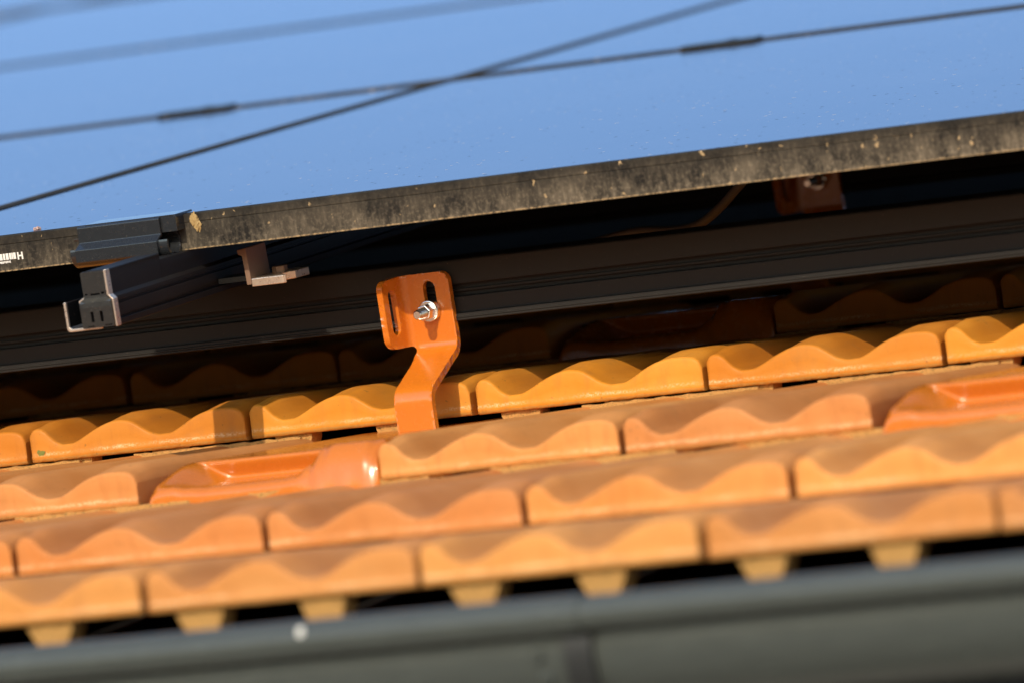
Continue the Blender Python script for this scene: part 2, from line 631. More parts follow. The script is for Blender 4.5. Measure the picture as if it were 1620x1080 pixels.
wl.build('wall', M['wall'], house, hb)

# ------------------------------------------------------------------ roof tiles
TAU = 0.034 / L
KEYS = [(0.0, 26.5), (0.012, 30.5), (0.03, 32.6), (0.052, 31.8), (0.076, 27.5), (0.106, 18.5), (0.145, 13.4), (0.195, 13.6), (0.235, 17.2), (0.28, 22.8), (0.33, 28.2), (0.37, 31.4), (0.41, 32.8),
        (0.445, 32.2), (0.48, 29.4), (0.52, 22.5), (0.56, 15.8), (0.60, 13.2), (0.65, 13.5), (0.695, 17.8), (0.745, 24.5), (0.80, 30.2), (0.85, 32.8), (0.90, 33.2), (0.945, 32.6), (0.97, 30.8), (0.988, 27.0), (1.0, 20.0)]


def profile(t):
    ks = KEYS
    for i in range(len(ks) - 1):
        if ks[i][0] <= t <= ks[i + 1][0]:
            x0, y0 = ks[i]
            x1, y1 = ks[i + 1]

            def slope(j):
                if j <= 0 or j >= len(ks) - 1:
                    return 0.0
                dl = (ks[j][1] - ks[j - 1][1]) / (ks[j][0] - ks[j - 1][0])
                dr = (ks[j + 1][1] - ks[j][1]) / (ks[j + 1][0] - ks[j][0])
                return 0.0 if dl * dr <= 0 else 2 * dl * dr / (dl + dr)
            h = x1 - x0
            s = (t - x0) / h
            m0, m1 = slope(i) * h, slope(i + 1) * h
            return 0.001 * ((2 * s ** 3 - 3 * s ** 2 + 1) * y0 + (s ** 3 - 2 * s ** 2 + s) * m0 + (-2 * s ** 3 + 3 * s ** 2) * y1 + (s ** 3 - s ** 2) * m1)
    return 0.001 * ks[-1][1]


def smooth01(x):
    x = max(0.0, min(1.0, x))
    return x * x * (3 - 2 * x)


def tile_mesh(seed):
    rnd = random.Random(seed)
    ww = TW - 0.0052
    ts = sorted(set([k[0] for k in KEYS] + [i / 56 for i in range(57)]))
    K = len(ts)
    ph = [rnd.uniform(0, 6.28) for _ in range(6)]

    def wob(x):
        return 0.0004 * (math.sin(70 * x + ph[0]) + math.sin(173 * x + ph[1]) * 0.6 + math.sin(391 * x + ph[2]) * 0.5)
    vs, fs = [], []
    rows = []

    def row(fn):
        rows.append(len(vs))
        for t in ts:
            vs.append(fn(t))
    chip = [(rnd.uniform(0.05, 0.95), rnd.uniform(0.006, 0.014)) for _ in range(2)]

    def chipd(t):
        return sum(0.0009 * math.exp(-((t - c) / w) ** 2) for c, w in chip)
    top = profile

    def nose(t, s):
        # the crests round over towards the front edge, the troughs hardly do
        k = max(0.0, min(1.0, (profile(t) - 0.0145) / 0.018))
        return 0.0052 * k * (1 - smooth01(s / 0.038)) + 0.0003 * (1 - k) * (1 - smooth01(s / 0.02))
    row(lambda t: (t * ww, 0.030, 0.0006 - TAU * 0.03))               # underside
    row(lambda t: (t * ww, 0.0022, 0.0002))
    row(lambda t: (t * ww, 0.0002 + wob(t) * 0.5 + chipd(t), 0.0011 + wob(t + 0.3)))
    row(lambda t: (t * ww, 0.0 + wob(t) * 0.5, 0.0054 + 0.5 * wob(t + 0.7)))
    row(lambda t: (t * ww, 0.0007 + wob(t) * 0.5, 0.0064 + 0.5 * wob(t + 0.7)))
    row(lambda t: (t * ww, 0.0011, max(0.0068, 0.0066 + (top(t) - nose(t, 0.001) - 0.0066 - 0.0036) * 0.5)))
    row(lambda t: (t * ww, 0.0014, max(0.0072, top(t) - nose(t, 0.0018) - 0.0026)))
    row(lambda t: (t * ww, 0.0021, top(t) - nose(t, 0.0024) - 0.0010))
    row(lambda t: (t * ww, 0.0034, top(t) - nose(t, 0.0034) - 0.0003))
    for s in (0.0075, 0.011, 0.016, 0.022, 0.028, 0.035, 0.042, 0.052, 0.09, 0.15, 0.21, 0.27, 0.30, 0.315, 0.33, 0.345, 0.375, 0.405):
        def fn(t, s=s):
            z = top(t) - nose(t, s) - TAU * s
            roll = smooth01((t - 0.785) / 0.04)
            z -= 0.009 * roll * smooth01((s - 0.295) / 0.035)
            return (t * ww, s, z)
        row(fn)
    row(lambda t: (t * ww, 0.405, -0.001 - TAU * 0.405))
    R_ = len(rows)
    for a in range(R_ - 1):
        for j in range(K - 1):
            p, q = rows[a] + j, rows[a + 1] + j
            fs.append((p, p + 1, q + 1, q))
    for j in range(K - 1):
        p, q = rows[R_ - 1] + j, rows[0] + j
        fs.append((p, p + 1, q + 1, q))
    # side walls
    for j in (0, K - 1):
        fs.append(tuple(rows[a] + j for a in range(R_)))
    nsm = len(fs)
    # feet below the troughs
    mats = [0] * len(fs)
    for c in (0.175, 0.635):
        cx = c * ww
        a, b = 0.0165 + rnd.uniform(-0.001, 0.001), 0.0102 + rnd.uniform(-0.001, 0.001)
        k = len(vs)
        for s in (0.0046, 0.022):
            dz = -TAU * s
            for (x, z) in ((-a, 0.004), (a, 0.004), (a * 0.97, -0.003), (b + 0.0018, -0.0135), (b, -0.0152), (-b, -0.0152), (-b - 0.0018, -0.0135), (-a * 0.97, -0.003)):
                vs.append((cx + x, s, z + dz))
        fs.append(tuple(range(k, k + 8)))
        fs.append(tuple(range(k + 15, k + 7, -1)))
        for i in range(8):
            fs.append((k + i, k + (i + 1) % 8, k + 8 + (i + 1) % 8, k + 8 + i))
        mats += [1] * 10
    # raised head rib that the next course rests on
    k = len(vs)
    xs = [0.004 + (0.79 * ww - 0.004) * i / 30 for i in range(31)]
    for s in (L + 0.0006, L + 0.0042):
        for x in xs:
            vs.append((x, s, -0.0225))
        for x in xs:
            vs.append((x, s, -0.0005 + wob(x * 4) * 0.9))
    n_ = len(xs)
    for i in range(n_ - 1):
        fs.append((k + i, k + i + 1, k + n_ + i + 1, k + n_ + i))
        fs.append((k + 2 * n_ + i, k + 3 * n_ + i, k + 3 * n_ + i + 1, k + 2 * n_ + i + 1))
        fs.append((k + n_ + i, k + n_ + i + 1, k + 3 * n_ + i + 1, k + 3 * n_ + i))
    fs.append((k, k + n_, k + 3 * n_, k + 2 * n_))
    fs.append((k + n_ - 1, k + 3 * n_ - 1, k + 4 * n_ - 1, k + 2 * n_ - 1))
    mats += [1] * (len(fs) - len(mats))
    me = bpy.data.meshes.new('roof_tile')
    me.from_pydata(vs, [], fs)
    me.materials.append(M['tile'])
    me.materials.append(M['rib'])
    bm = bmesh.new()
    bm.from_mesh(me)
    bmesh.ops.recalc_face_normals(bm, faces=bm.faces)
    bm.to_mesh(me)
    bm.free()
    for p in me.polygons:
        p.material_index = mats[p.index]
        p.use_smooth = p.index < nsm - 2 or False
    me.update()
    return me


TILE_MESHES = [tile_mesh(s) for s in range(4)]

ORD = ['first', 'second', 'third', 'fourth', 'fifth', 'sixth', 'seventh', 'eighth', 'ninth', 'tenth']
# course: v of its front edge, lift of the front, u of one joint, first and last tile index in view, words for the labels
NB = -0.013
COURSES = [
    (-L, 0.0128, -0.2546, (-2, 3), 'in the eave course over the gutter', (-4, 5)),
    (0.0, 0.0, -0.5443, (-1, 3), 'in the second course above the gutter', (-3, 5)),
    (L, -0.0014, -0.4286, (-2, 3), 'in the course holding the metal tiles', (-4, 5)),
    (2 * L, -0.0006, -0.9166, (-1, 5), 'in the course under the panel edge', (-5, 7)),
    (3 * L, -0.0006, -0.6100, (-3, 3), 'in the shaded course under the rail', (-5, 5)),
    (4 * L, -0.0006, -0.9166, (-2, 4), 'in the deepest shaded course', (-3, 5)),
]
METAL = {(2, -1), (2, 2), (4, 0)}      # (course, tile index) that are metal hook tiles
ti = 0
for ci, (v, lift, u0, (a, b), words, (fa, fb_)) in enumerate(COURSES):
    vis = [i for i in range(a, b + 1) if (ci, i) not in METAL]
    for i in range(fa, fb_ + 1):
        if (ci, i) in METAL:
            continue
        o = bpy.data.objects.new('roof_tile', TILE_MESHES[(i * 3 + ci) % 4])
        COL.objects.link(o)
        if ci >= 3:                        # the upper courses take a deeper orange
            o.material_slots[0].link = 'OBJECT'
            o.material_slots[0].material = M['tile_deep']
        jit = random.Random(100 * ci + i)
        o.location = W3(u0 + TW * i + 0.0018 + jit.uniform(-0.0008, 0.0008), v + jit.uniform(-0.0016, 0.0016), NB + lift + jit.uniform(-0.0003, 0.0003))
        o.rotation_euler = (PITCH + (-math.atan(lift / L) if ci == 0 else 0), jit.uniform(-0.003, 0.003), jit.uniform(-0.004, 0.004))
        if i in vis:
            k = vis.index(i)
            lab = 'orange clay roof tile, %s from the left, %s' % (ORD[k], words)
        elif i < a:
            lab = 'clay roof tile past the left edge, %s outward, %s' % (ORD[a - 1 - i], words)
        else:
            lab = 'clay roof tile past the right edge, %s outward, %s' % (ORD[i - b - 1], words)
        tag(o, lab, 'roof tile', 'interlocking clay roof tiles')


# metal hook tiles
def metal_tile_mesh():
    ww = TW - 0.004
    front = [(0, 0.004), (0.015, 0.0095), (0.05, 0.0125), (0.10, 0.0130), (0.16, 0.0108), (0.24, 0.0096), (0.4, 0.0094), (0.58, 0.0098), (0.63, 0.0106),
             (0.69, 0.0170), (0.74, 0.0262), (0.79, 0.0298), (0.93, 0.0296), (0.965, 0.0255), (0.99, 0.0195), (1.0, 0.013)]

    def lin(ks, t):
        for i in range(len(ks) - 1):
            if t <= ks[i + 1][0]:
                x0, y0 = ks[i]
                x1, y1 = ks[i + 1]
                return y0 + (y1 - y0) * smooth01((t - x0) / (x1 - x0)) if True else 0
        return ks[-1][1]
    nu = 120
    # centre line of the pan: lip, sunken pan, overhanging step, rear plate   (nominal y, y, z)
    PAN = [(0, 0, .0064), (.0012, .0012, .0079), (.003, .003, .0087), (.006, .006, .0090), (.010, .010, .0090), (.015, .015, .0083), (.022, .022, .0066), (.030, .030, .0052),
           (.040, .040, .0046), (.055, .055, .0046), (.070, .070, .0047), (.083, .083, .0048), (.090, .095, .0050), (.094, .1015, .0055), (.0955, .1040, .0066),
           (.0965, .1035, .0082), (.0975, .1010, .0108), (.0985, .0980, .0140), (.0995, .0952, .0170), (.1005, .0940, .0188), (.102, .0950, .0203), (.104, .1005, .0208),
           (.109, .108, .0205), (.12, .12, .0194), (.15, .15, .0163), (.2, .2, .0113), (.27, .27, .0043), (.39, .39, -.0077)]
    PAN = [q if q[0] < 0.031 else ((0.03 + (q[0] - 0.03) * 0.55, 0.03 + (q[1] - 0.03) * 0.55, q[2]) if q[0] < 0.115 else (q[0], q[1], 0.0205 - (q[0] - 0.073) * 0.0877)) for q in PAN]
    ss = [q[0] for q in PAN]

    def left_z(s):
        return (0.0132 + 0.0078 * smooth01(s / 0.06)) if s < 0.07 else 0.0210 - 0.0877 * (s - 0.07)

    def hump_z(s):
        return 0.0305 - 0.098 * s

    def PT_(t, k):
        s, yp, zp = PAN[k]
        zf = lin(front, t)
        wl_ = 1 - smooth01((t - 0.030) / (0.07 + 1.6 * min(s, 0.07)))
        wr = smooth01((t - 0.655 + 0.1 * s) / (0.080))
        z, y = zp, yp
        if t < 0.45:
            z = z * (1 - wl_) + max(left_z(s), zp) * wl_
            y = y * (1 - wl_) + s * wl_
        else:
            z = z * (1 - wr) + max(hump_z(s), zp) * wr
            y = y * (1 - wr) + s * wr
        q = smooth01((s - 0.002) / (0.016 if t > 0.6 else 0.010))
        z = (zf - 0.0028 * (1 - smooth01(s / 0.006)) ** 2) * (1 - q) + z * q
        edge = min(t, 1 - t)
        z -= 0.007 * (1 - smooth01(edge / 0.022)) * (1 if s > 0.002 else 0.3)
        return y, z
    vs, fs = [], []
    tl = [i / nu for i in range(nu + 1)]
    rows = []
    rnd = [0.0, 1.7, 4.1]

    def ripple(t):
        return 0.0003 * math.sin(17 * t)
    for zz, off in ((-0.024, -0.001), (-0.016, -0.0022), (-0.006, -0.0022)):
        rows.append(len(vs))
        for t in tl:
            hump = smooth01((t - 0.66) / 0.1) * (1 - smooth01((t - 0.97) / 0.03))
            # the face of the hump leans back, its foot flares forward
            pleat = 0.0016 * hump * math.sin(58 * t) * (-zz / 0.024)
            vs.append((t * ww, off - 0.006 * hump * (-zz / 0.024) + ripple(t) + pleat, zz))
    rows.append(len(vs))
    for t in tl:
        zf = lin(front, t)
        vs.append((t * ww, -0.0012 + ripple(t), 0.6 * (zf - 0.004)))
    for k_, s in enumerate(ss):
        rows.append(len(vs))
        for t in tl:
            yy, zz = PT_(t, k_)
            hump = smooth01((t - 0.62) / 0.15) * (1 - smooth01((t - 0.97) / 0.03))
            lean = 0.010 * hump * (1 - smooth01((s - 0.0) / 0.06))
            vs.append((t * ww, yy + lean + ripple(t) * (1 - smooth01(s / 0.02)), zz))
    k = nu + 1
    for a_ in range(len(rows) - 1):
        for j in range(nu):
            p, q = rows[a_] + j, rows[a_ + 1] + j
            fs.append((p, p + 1, q + 1, q))
    # flanks: a skirt down both sides
    for j in (0, nu):
        base = len(vs)
        ids = [rr + j for rr in rows[3:]]
        for i in ids:
            x, y, z = vs[i]
            vs.append((x, y, -0.02 - TAU * max(0, y)))
        for i in range(len(ids) - 1):
            fs.append((ids[i], ids[i + 1], base + i + 1, base + i))
    me = bpy.data.meshes.new('metal_tile')
    me.from_pydata(vs, [], fs)
    me.materials.append(M['orange_paint'])
    bm = bmesh.new()
    bm.from_mesh(me)
    bmesh.ops.recalc_face_normals(bm, faces=bm.faces)
    bm.to_mesh(me)
    bm.free()
    for p in me.polygons:
        p.use_smooth = True
    return me


MT = metal_tile_mesh()
for (ci, i), lab in (((2, -1), 'orange painted metal tile with a flat pan, directly in front of the bolted hook'),
                     ((2, 2), 'orange painted metal tile with a flat pan, cut by the right edge of the photo'),
                     ((4, 0), 'painted metal tile in dark shade behind the hook, under the rail')):
    v, lift, u0 = COURSES[ci][:3]
    o = bpy.data.objects.new('metal_tile', MT)
    COL.objects.link(o)
    o.location = W3(u0 + TW * i + 0.003, v + 0.002, NB + lift - 0.0008)
    o.rotation_euler = (PITCH, 0, 0)
    tag(o, lab, 'metal tile', 'painted metal tiles for the roof hooks')


# ------------------------------------------------------------------ roof hook
def hook_path():
    """(v, n) along the front face from the top edge downwards"""
    pts = [(0.742, 0.0965), (0.742, 0.0370), (0.684, 0.0115), (0.684, -0.0230), (0.735, -0.0330)]
    out = []
    rads = [0, 0.0120, 0.0170, 0.006, 0]
    for i, p in enumerate(pts):
        if rads[i] == 0:
            out.append(p)
            continue
        a, b, c = Vector(pts[i - 1]), Vector(p), Vector(pts[i + 1])
        d1, d2 = (a - b).normalized(), (c - b).normalized()
        ang = d1.angle(d2)
        t = rads[i] / math.tan(ang / 2)
        p0, p1 = b + d1 * t, b + d2 * t
        for j in range(9):
            w = j / 8
            q = (1 - w) ** 2 * p0 + 2 * w * (1 - w) * b + w * w * p1
            out.append((q.x, q.y))
    return out


HP = hook_path()
HS = [0.0]
for i in range(1, len(HP)):
    HS.append(HS[-1] + math.hypot(HP[i][0] - HP[i - 1][0], HP[i][1] - HP[i - 1][1]))


def hook_at(y):
    y = max(0.0, min(HS[-1], y))
    for i in range(len(HS) - 1):
        if y <= HS[i + 1]:
            w = (y - HS[i]) / (HS[i + 1] - HS[i])
            return (HP[i][0] + w * (HP[i + 1][0] - HP[i][0]), HP[i][1] + w * (HP[i + 1][1] - HP[i][1]))
    return HP[-1]


def make_hook(label):
    org = Vector((-0.565, 0.70, 0.0))
    t = thing('roof_hook', label, 'roof hook', org, 'painted roof hooks holding the rails')
    UF = -0.5855            # fold line
    wing = 0.0255
    end = HS[-1]
    # flat pattern: x = u, y = -(distance from the top edge)
    out = rounded([(-0.5460, 0.0), (-0.5460, -0.0585), (-0.5470, -0.0700), (-0.5475, -end), (-0.5805, -end), (-0.5795, -0.078), (-0.5830, -0.0555),
                   (UF - wing, -0.0545), (UF - wing, -0.0012), (UF - 0.006, -0.0001)],
                  [0.0075, 0.02, 0.0, 0.0, 0.0, 0.0, 0.0035, 0.0095, 0.0075, 0.0], 7)
    holes = [slot_poly(-0.5635, -0.0375, -0.0065, 0.0105), slot_poly(UF - wing * 0.55, -0.0445, -0.0085, 0.0100)]
    vs, fs = sheet2d(out, holes, 0.0026)
    V = []
    fr = 0.005                # fold radius
    A = math.radians(78)
    for x, y in vs:
        v, n = hook_at(-y)
        dx = UF + fr * A / 2 - x
        if dx > 0:
            w = min(dx, fr * A) / fr
            uu = UF + fr * A / 2 - fr * math.sin(w)
            pv = fr * (1 - math.cos(w))
            rest = max(0, dx - fr * A)
            uu -= rest * math.cos(A)
            pv += rest * math.sin(A)
            v0 = 0.742
            V.append((uu, v0 - pv, 0.0965 + y))
        else:
            V.append((x, v, n))
    o = link_mesh('hook_plate', V, fs, M['hook_paint'], t, org, True)
    # face normals towards the viewer's side (-v)
    me = o.data
    me.update()
    avg = sum((p.normal * p.area for p in me.polygons), Vector((0, 0, 0)))
    if avg.y > 0:
        me.flip_normals()
    sd = o.modifiers.new('solid', 'SOLIDIFY')
    sd.thickness = 0.0056
    sd.offset = -1
    bv = o.modifiers.new('bevel', 'BEVEL')
    bv.width = 0.0013
    bv.segments = 3
    bv.limit_method = 'ANGLE'
    bv.angle_limit = math.radians(62)
    bv.use_clamp_overlap = True
    o.modifiers.new('wn', 'WEIGHTED_NORMAL')
    # flange nut on the stud
    cu, cn = -0.5652, 0.0668
    nut = MB()

    def disc(v0, v1, r0, r1, seg=28, hexa=False):
        a = [(cu + r0 * math.cos(2 * math.pi * k / seg + 0.2), v0, cn + r0 * math.sin(2 * math.pi * k / seg + 0.2)) for k in range(seg)]
        b = [(cu + r1 * math.cos(2 * math.pi * k / seg + 0.2), v1, cn + r1 * math.sin(2 * math.pi * k / seg + 0.2)) for k in range(seg)]
        m_ = MB()
        m_.add(a + b, [tuple(range(seg)), tuple(range(2 * seg - 1, seg - 1, -1))] + [(k, (k + 1) % seg, seg + (k + 1) % seg, seg + k) for k in range(seg)])
        return m_
    nt_ = disc(0.7288, 0.7395, 0.0064, 0.0070, 6)
    no = nt_.build('nut', M['steel'], t, org, bevel=0.0007)
    fl = disc(0.7375, 0.7418, 0.0083, 0.0092)
    fl.build('flange', M['steel'], no, Vector((0, 0, 0)) + org, bevel=0.0006)
    st = MB()
    pts, rads = [], []
    v = 0.7480
    k = 0
    while v > 0.7190:
        pts.append((cu, v, cn))
        rads.append(0.0041 if k % 2 else 0.0035)
        v -= 0.0006
        k += 1
    pts += [(cu, 0.7184, cn), (cu, 0.7176, cn)]
    rads += [0.0036, 0.0029]
    st.tube(pts, rads, 20)
    st.build('stud', M['steel'], t, org, smooth=False)
    return t


hook = make_hook('orange roof hook bolted to the horizontal rail, in full view above the clay tiles')


def copy_tree(o, parent=None):
    c = o.copy()
    COL.objects.link(c)
    if parent is not None:
        c.parent = parent
    for ch in [x for x in list(bpy.data.objects) if x.parent == o]:
        copy_tree(ch, c)
    return c


h2 = copy_tree(hook)
h2.location = base_at('roof_hook', (-0.565 + 0.0290, 0.70 + 0.712, 0.0035))
h2['label'] = 'dark shaded roof hook far back under the panel at the right'

# ------------------------------------------------------------------ horizontal rails
RAILP = [(0.750, 0.0845), (0.750, 0.1025), (0.7508, 0.1035), (0.789, 0.1035), (0.790, 0.1025), (0.790, 0.057), (0.789, 0.056),
         (0.7462, 0.056), (0.7456, 0.0566), (0.7456, 0.0575), (0.7464, 0.0579), (0.7458, 0.0584), (0.7458, 0.0592), (0.7468, 0.0597),
         (0.7468, 0.0615), (0.7496, 0.0622), (0.750, 0.063), (0.750, 0.0742), (0.7555, 0.0748), (0.7555, 0.0780), (0.7525, 0.0782), (0.7525, 0.0800), (0.7555, 0.0802), (0.7555, 0.0838)]


def h_rail(dv, label):
    m = MB()
    m.prism([(v + dv, n) for v, n in RAILP], 'u', -5.2, 1.6)
    o = m.build('mounting_rail', M['rail_black'], None, (-0.6, 0.77 + dv, 0.056), bevel=0.0003)
    return tag(o, label, 'rail', 'horizontal rails on the hooks')


h_rail(0.0, 'long black horizontal rail with a grooved face, bolted to the orange hook')
h_rail(0.712, 'horizontal rail deep in the shade behind the far dark hook')

# ------------------------------------------------------------------ cross rails
RVE = 0.510


def cross_rail(du, label):
    org = Vector((-0.728 + du, RVE, 0.105))
    t = thing('cross_rail', label, 'rail', org, 'cross rails carrying the panels')
    body = rounded([(-0.7380, 0.1285), (-0.7380, 0.1445), (-0.7180, 0.1445), (-0.7180, 0.1300), (-0.7150, 0.1275), (-0.7150, 0.1245), (-0.7170, 0.1240), (-0.7170, 0.1225),
                    (-0.7150, 0.1220), (-0.7150, 0.1130), (-0.7175, 0.1125), (-0.7175, 0.1110), (-0.7150, 0.1105), (-0.7150, 0.1055), (-0.7435, 0.1055), (-0.7435, 0.1270)],
                   [0, 0.001, 0.001, 0, 0, 0, 0, 0, 0, 0, 0, 0, 0.0008, 0.0008, 0.001, 0], 3)
    b = MB()
    b.prism([(u + du, n) for u, n in body], 'v', 0.6002, 4.9)
    b.prism([(u + du, n + (0.0047 if n > 0.14 else 0.0)) for u, n in body], 'v', RVE + 0.006, 0.6)
    b.build('rail_body', M['rail_side'], t, org)
    # bright sawn edge of the body around the cap
    e = MB()
    e.prism([(u + du, n) for u, n in [(-0.7186, 0.1306), (-0.7186, 0.1493), (-0.7168, 0.1493), (-0.7168, 0.1300), (-0.7136, 0.1266), (-0.7136, 0.1056), (-0.7150, 0.1056), (-0.7150, 0.1260)]], 'v', RVE - 0.0004, RVE + 0.0064)
    e.prism([(u + du, n) for u, n in [(-0.7436, 0.1240), (-0.7436, 0.1276), (-0.7392, 0.1296), (-0.7380, 0.1290), (-0.7424, 0.1268), (-0.7424, 0.1240)]], 'v', RVE - 0.0004, RVE + 0.0064)
    e.build('cut_edge', M['cut'], t, org, bevel=0.0002)
    # side flange, an L running along the rail
    f = MB()
    fl = [(-0.7437, 0.1066), (-0.7545, 0.1066), (-0.7562, 0.1082), (-0.7562, 0.1272), (-0.7577, 0.1272), (-0.7577, 0.1070), (-0.7560, 0.1052), (-0.7437, 0.1052)]
    f.prism([(u + du, n) for u, n in fl], 'v', RVE + 0.003, 4.9)
    fo = f.build('flange', M['black'], t, org)
    fe = MB()
    fe.prism([(u + du, n) for u, n in [(-0.7280, 0.1068), (-0.7545, 0.1068), (-0.7560, 0.1084), (-0.7560, 0.1276), (-0.7580, 0.1276), (-0.7580, 0.1068), (-0.7563, 0.1048), (-0.7280, 0.1048)]], 'v', RVE + 0.0005, RVE + 0.0029)
    fe.build('flange_end', M['cut'], fo, org, bevel=0.0003)
    # end cap with slots
    out = rounded([(-0.7430, 0.1062), (-0.7430, 0.1262), (-0.7388, 0.1288), (-0.7388, 0.1491), (-0.7190, 0.1491), (-0.7190, 0.1304), (-0.7154, 0.1262), (-0.7154, 0.1062)],
                  [0.0008, 0.002, 0, 0.001, 0.001, 0, 0.002, 0.0008], 4)

    def rect(x0, x1, y0, y1):
        return [(x0, y0), (x1, y0), (x1, y1), (x0, y1)]
    holes = [rect(-0.7345, -0.7320, 0.1105, 0.1185), rect(-0.7265, -0.7240, 0.1105, 0.1185),
             rect(-0.7325, -0.7245, 0.1308, 0.1322), rect(-0.7375, -0.7352, 0.1312, 0.1326), rect(-0.7232, -0.7205, 0.1312, 0.1330),
             rect(-0.7385, -0.7325, 0.1070, 0.1078), rect(-0.7235, -0.7172, 0.1070, 0.1080)]
    vs, fs = sheet2d(out, holes, 0.0035)
    V = []
    for x, y in vs:
        bulge = 0.0012 * smooth01((0.1300 - y) / 0.004) - 0.0008 * smooth01((0.1290 - y) / 0.002) * smooth01((y - 0.124) / 0.003)
        V.append((x + du, RVE - 0.0004 - bulge, y))
    c = link_mesh('end_cap', V, fs, M['cap'], t, org)
    sd = c.modifiers.new('solid', 'SOLIDIFY')
    sd.thickness = 0.0016
    sd.offset = 1 if sum(p.normal.y * p.area for p in c.data.polygons) > 0 else -1
    return t


cross_rail(0.0, 'black cross rail with a grey slotted end cap, its end jutting out under the clamp')
cross_rail(-0.570, 'black cross rail under the left hand panel, beyond the left edge of the photo')


# ------------------------------------------------------------------ panels
PW, PL_, PT, NF = 1.712, 1.153, 0.0280, 0.1447      # width, length, thickness, underside height
ASM = Vector((-0.0190, 0.039, -0.0039))     # the panel layer sits this far from its first survey
UB = -1.030 + ASM.x
VF = 0.61 + ASM.y
FLOOR_GAP = 0.020


def make_panel():
    org = Vector((0, 0, 0))
    t = thing('solar_panel', 'tmp', 'solar panel', (0, 0, 0), 'solar panels of the roof array')
    fw = 0.011
    fr = MB()
    # front bar with a shallow groove line near its top, the other bars plain
    bar = [(0.0, 0.0), (0.0, 0.0207), (0.0006, 0.0210), (0.0006, 0.0214), (0.0, 0.0217), (0.0, PT - 0.0006), (0.0006, PT), (fw, PT), (fw, PT - 0.004), (0.003, PT - 0.005), (0.003, 0.0016), (0.028, 0.0016), (0.028, 0.0)]
    fr.prism(bar, 'u', 0.0, PW)
    fr.prism([(PL_ - v, n) for v, n in bar], 'u', 0.0, PW)
    side = [(0.0, 0.0), (0.0, PT - 0.0006), (0.0006, PT), (fw, PT), (fw, PT - 0.004), (0.003, PT - 0.005), (0.003, 0.0016), (0.028, 0.0016), (0.028, 0.0)]
    fr.prism(side, 'v', 0.0283, PL_ - 0.0283)
    fr.prism([(PW - u, n) for u, n in side], 'v', 0.0283, PL_ - 0.0283)
    fr.box(-0.0005, -0.00005, 0.002, PL_ - 0.002, 0.003, 0.020)     # added strip that keeps sunlight from leaking through the panel seam
    # corner fillers so that the rim runs all round
    for (ua, ub) in ((0.0, fw), (PW - fw, PW)):
        for (va, vb) in ((fw + 0.0002, 0.0282), (PL_ - 0.0282, PL_ - fw - 0.0002)):
            fr.box(ua, ub, va, vb, PT - 0.004, PT)
    fr.build('frame', M['frame'], t, org)
    gl = MB()
    gl.box(fw - 0.0005, PW - fw + 0.0005, fw - 0.0005, PL_ - fw + 0.0005, PT - 0.0038, PT - 0.0008)
    gl.build('glass', M['glass'], t, org)
    bk = MB()
    bk.box(0.004, PW - 0.004, 0.004, PL_ - 0.004, PT - 0.0062, PT - 0.0052)
    bk.build('backsheet', M['back'], t, org)
    return t


panel0 = make_panel()
ROWW = ['bottom row of the array', 'second row of the array', 'third row of the array', 'uppermost row of the array']
cells = [(0, 0), (-1, 0), (0, 1), (-1, 1), (-1, 2), (-2, 2), (0, 2), (-1, 3), (-2, 3)]
first_panel = None
for k, (cx, ry) in enumerate(cells):
    o = panel0 if k == 0 else copy_tree(panel0)
    u = UB + 0.0015 + cx * (PW + 0.0006)
    o.location = W3(*(Vector((u, VF + ry * (PL_ + FLOOR_GAP) + (0.05 if ry == 3 else 0), NF)) + LAYER))
    side = {0: 'right of the slanting seam', -1: 'left of the slanting seam', -2: 'furthest left'}[cx]
    o['label'] = 'black framed solar panel, %s in the %s' % (side, ROWW[ry])
panel0['label'] = 'black solar panel with the long dusty bottom frame edge and a barcode'

# printed serial label on the front of the bottom frame
p0 = Vector((UB + 0.0015, VF, NF))
bars = MB()
x = -0.930 + ASM.x
rb = random.Random(4)
while x < -0.8525 + ASM.x:
    w = rb.choice([0.0008, 0.0012, 0.0018, 0.0024])
    bars.box(x, min(x + w, -0.8520 + ASM.x), VF - 0.00025, VF + 0.0002, NF + 0.0092, NF + 0.0142)
    x += w + rb.choice([0.00035, 0.00035, 0.0007])
x = -0.930 + ASM.x
while x < -0.857 + ASM.x:
    w = rb.choice([0.0006, 0.0009])
    bars.box(x, x + w, VF - 0.00025, VF + 0.0002, NF + 0.0064 + rb.choice([0, 0.0004]), NF + 0.0083)
    x += w + 0.0004
H0, H1, HB, HT = -0.8506 + ASM.x, -0.8456 + ASM.x, NF + 0.0083, NF + 0.0142
bars.box(H0, H0 + 0.0013, VF - 0.00025, VF + 0.0002, HB, HT)
bars.box(H1 - 0.0013, H1, VF - 0.00025, VF + 0.0002, HB, HT)
bars.box(H0 + 0.0013, H1 - 0.0013, VF - 0.00025, VF + 0.0002, HB + 0.0024, HB + 0.0036)
bars.build('serial_label', M['white'], panel0, p0)


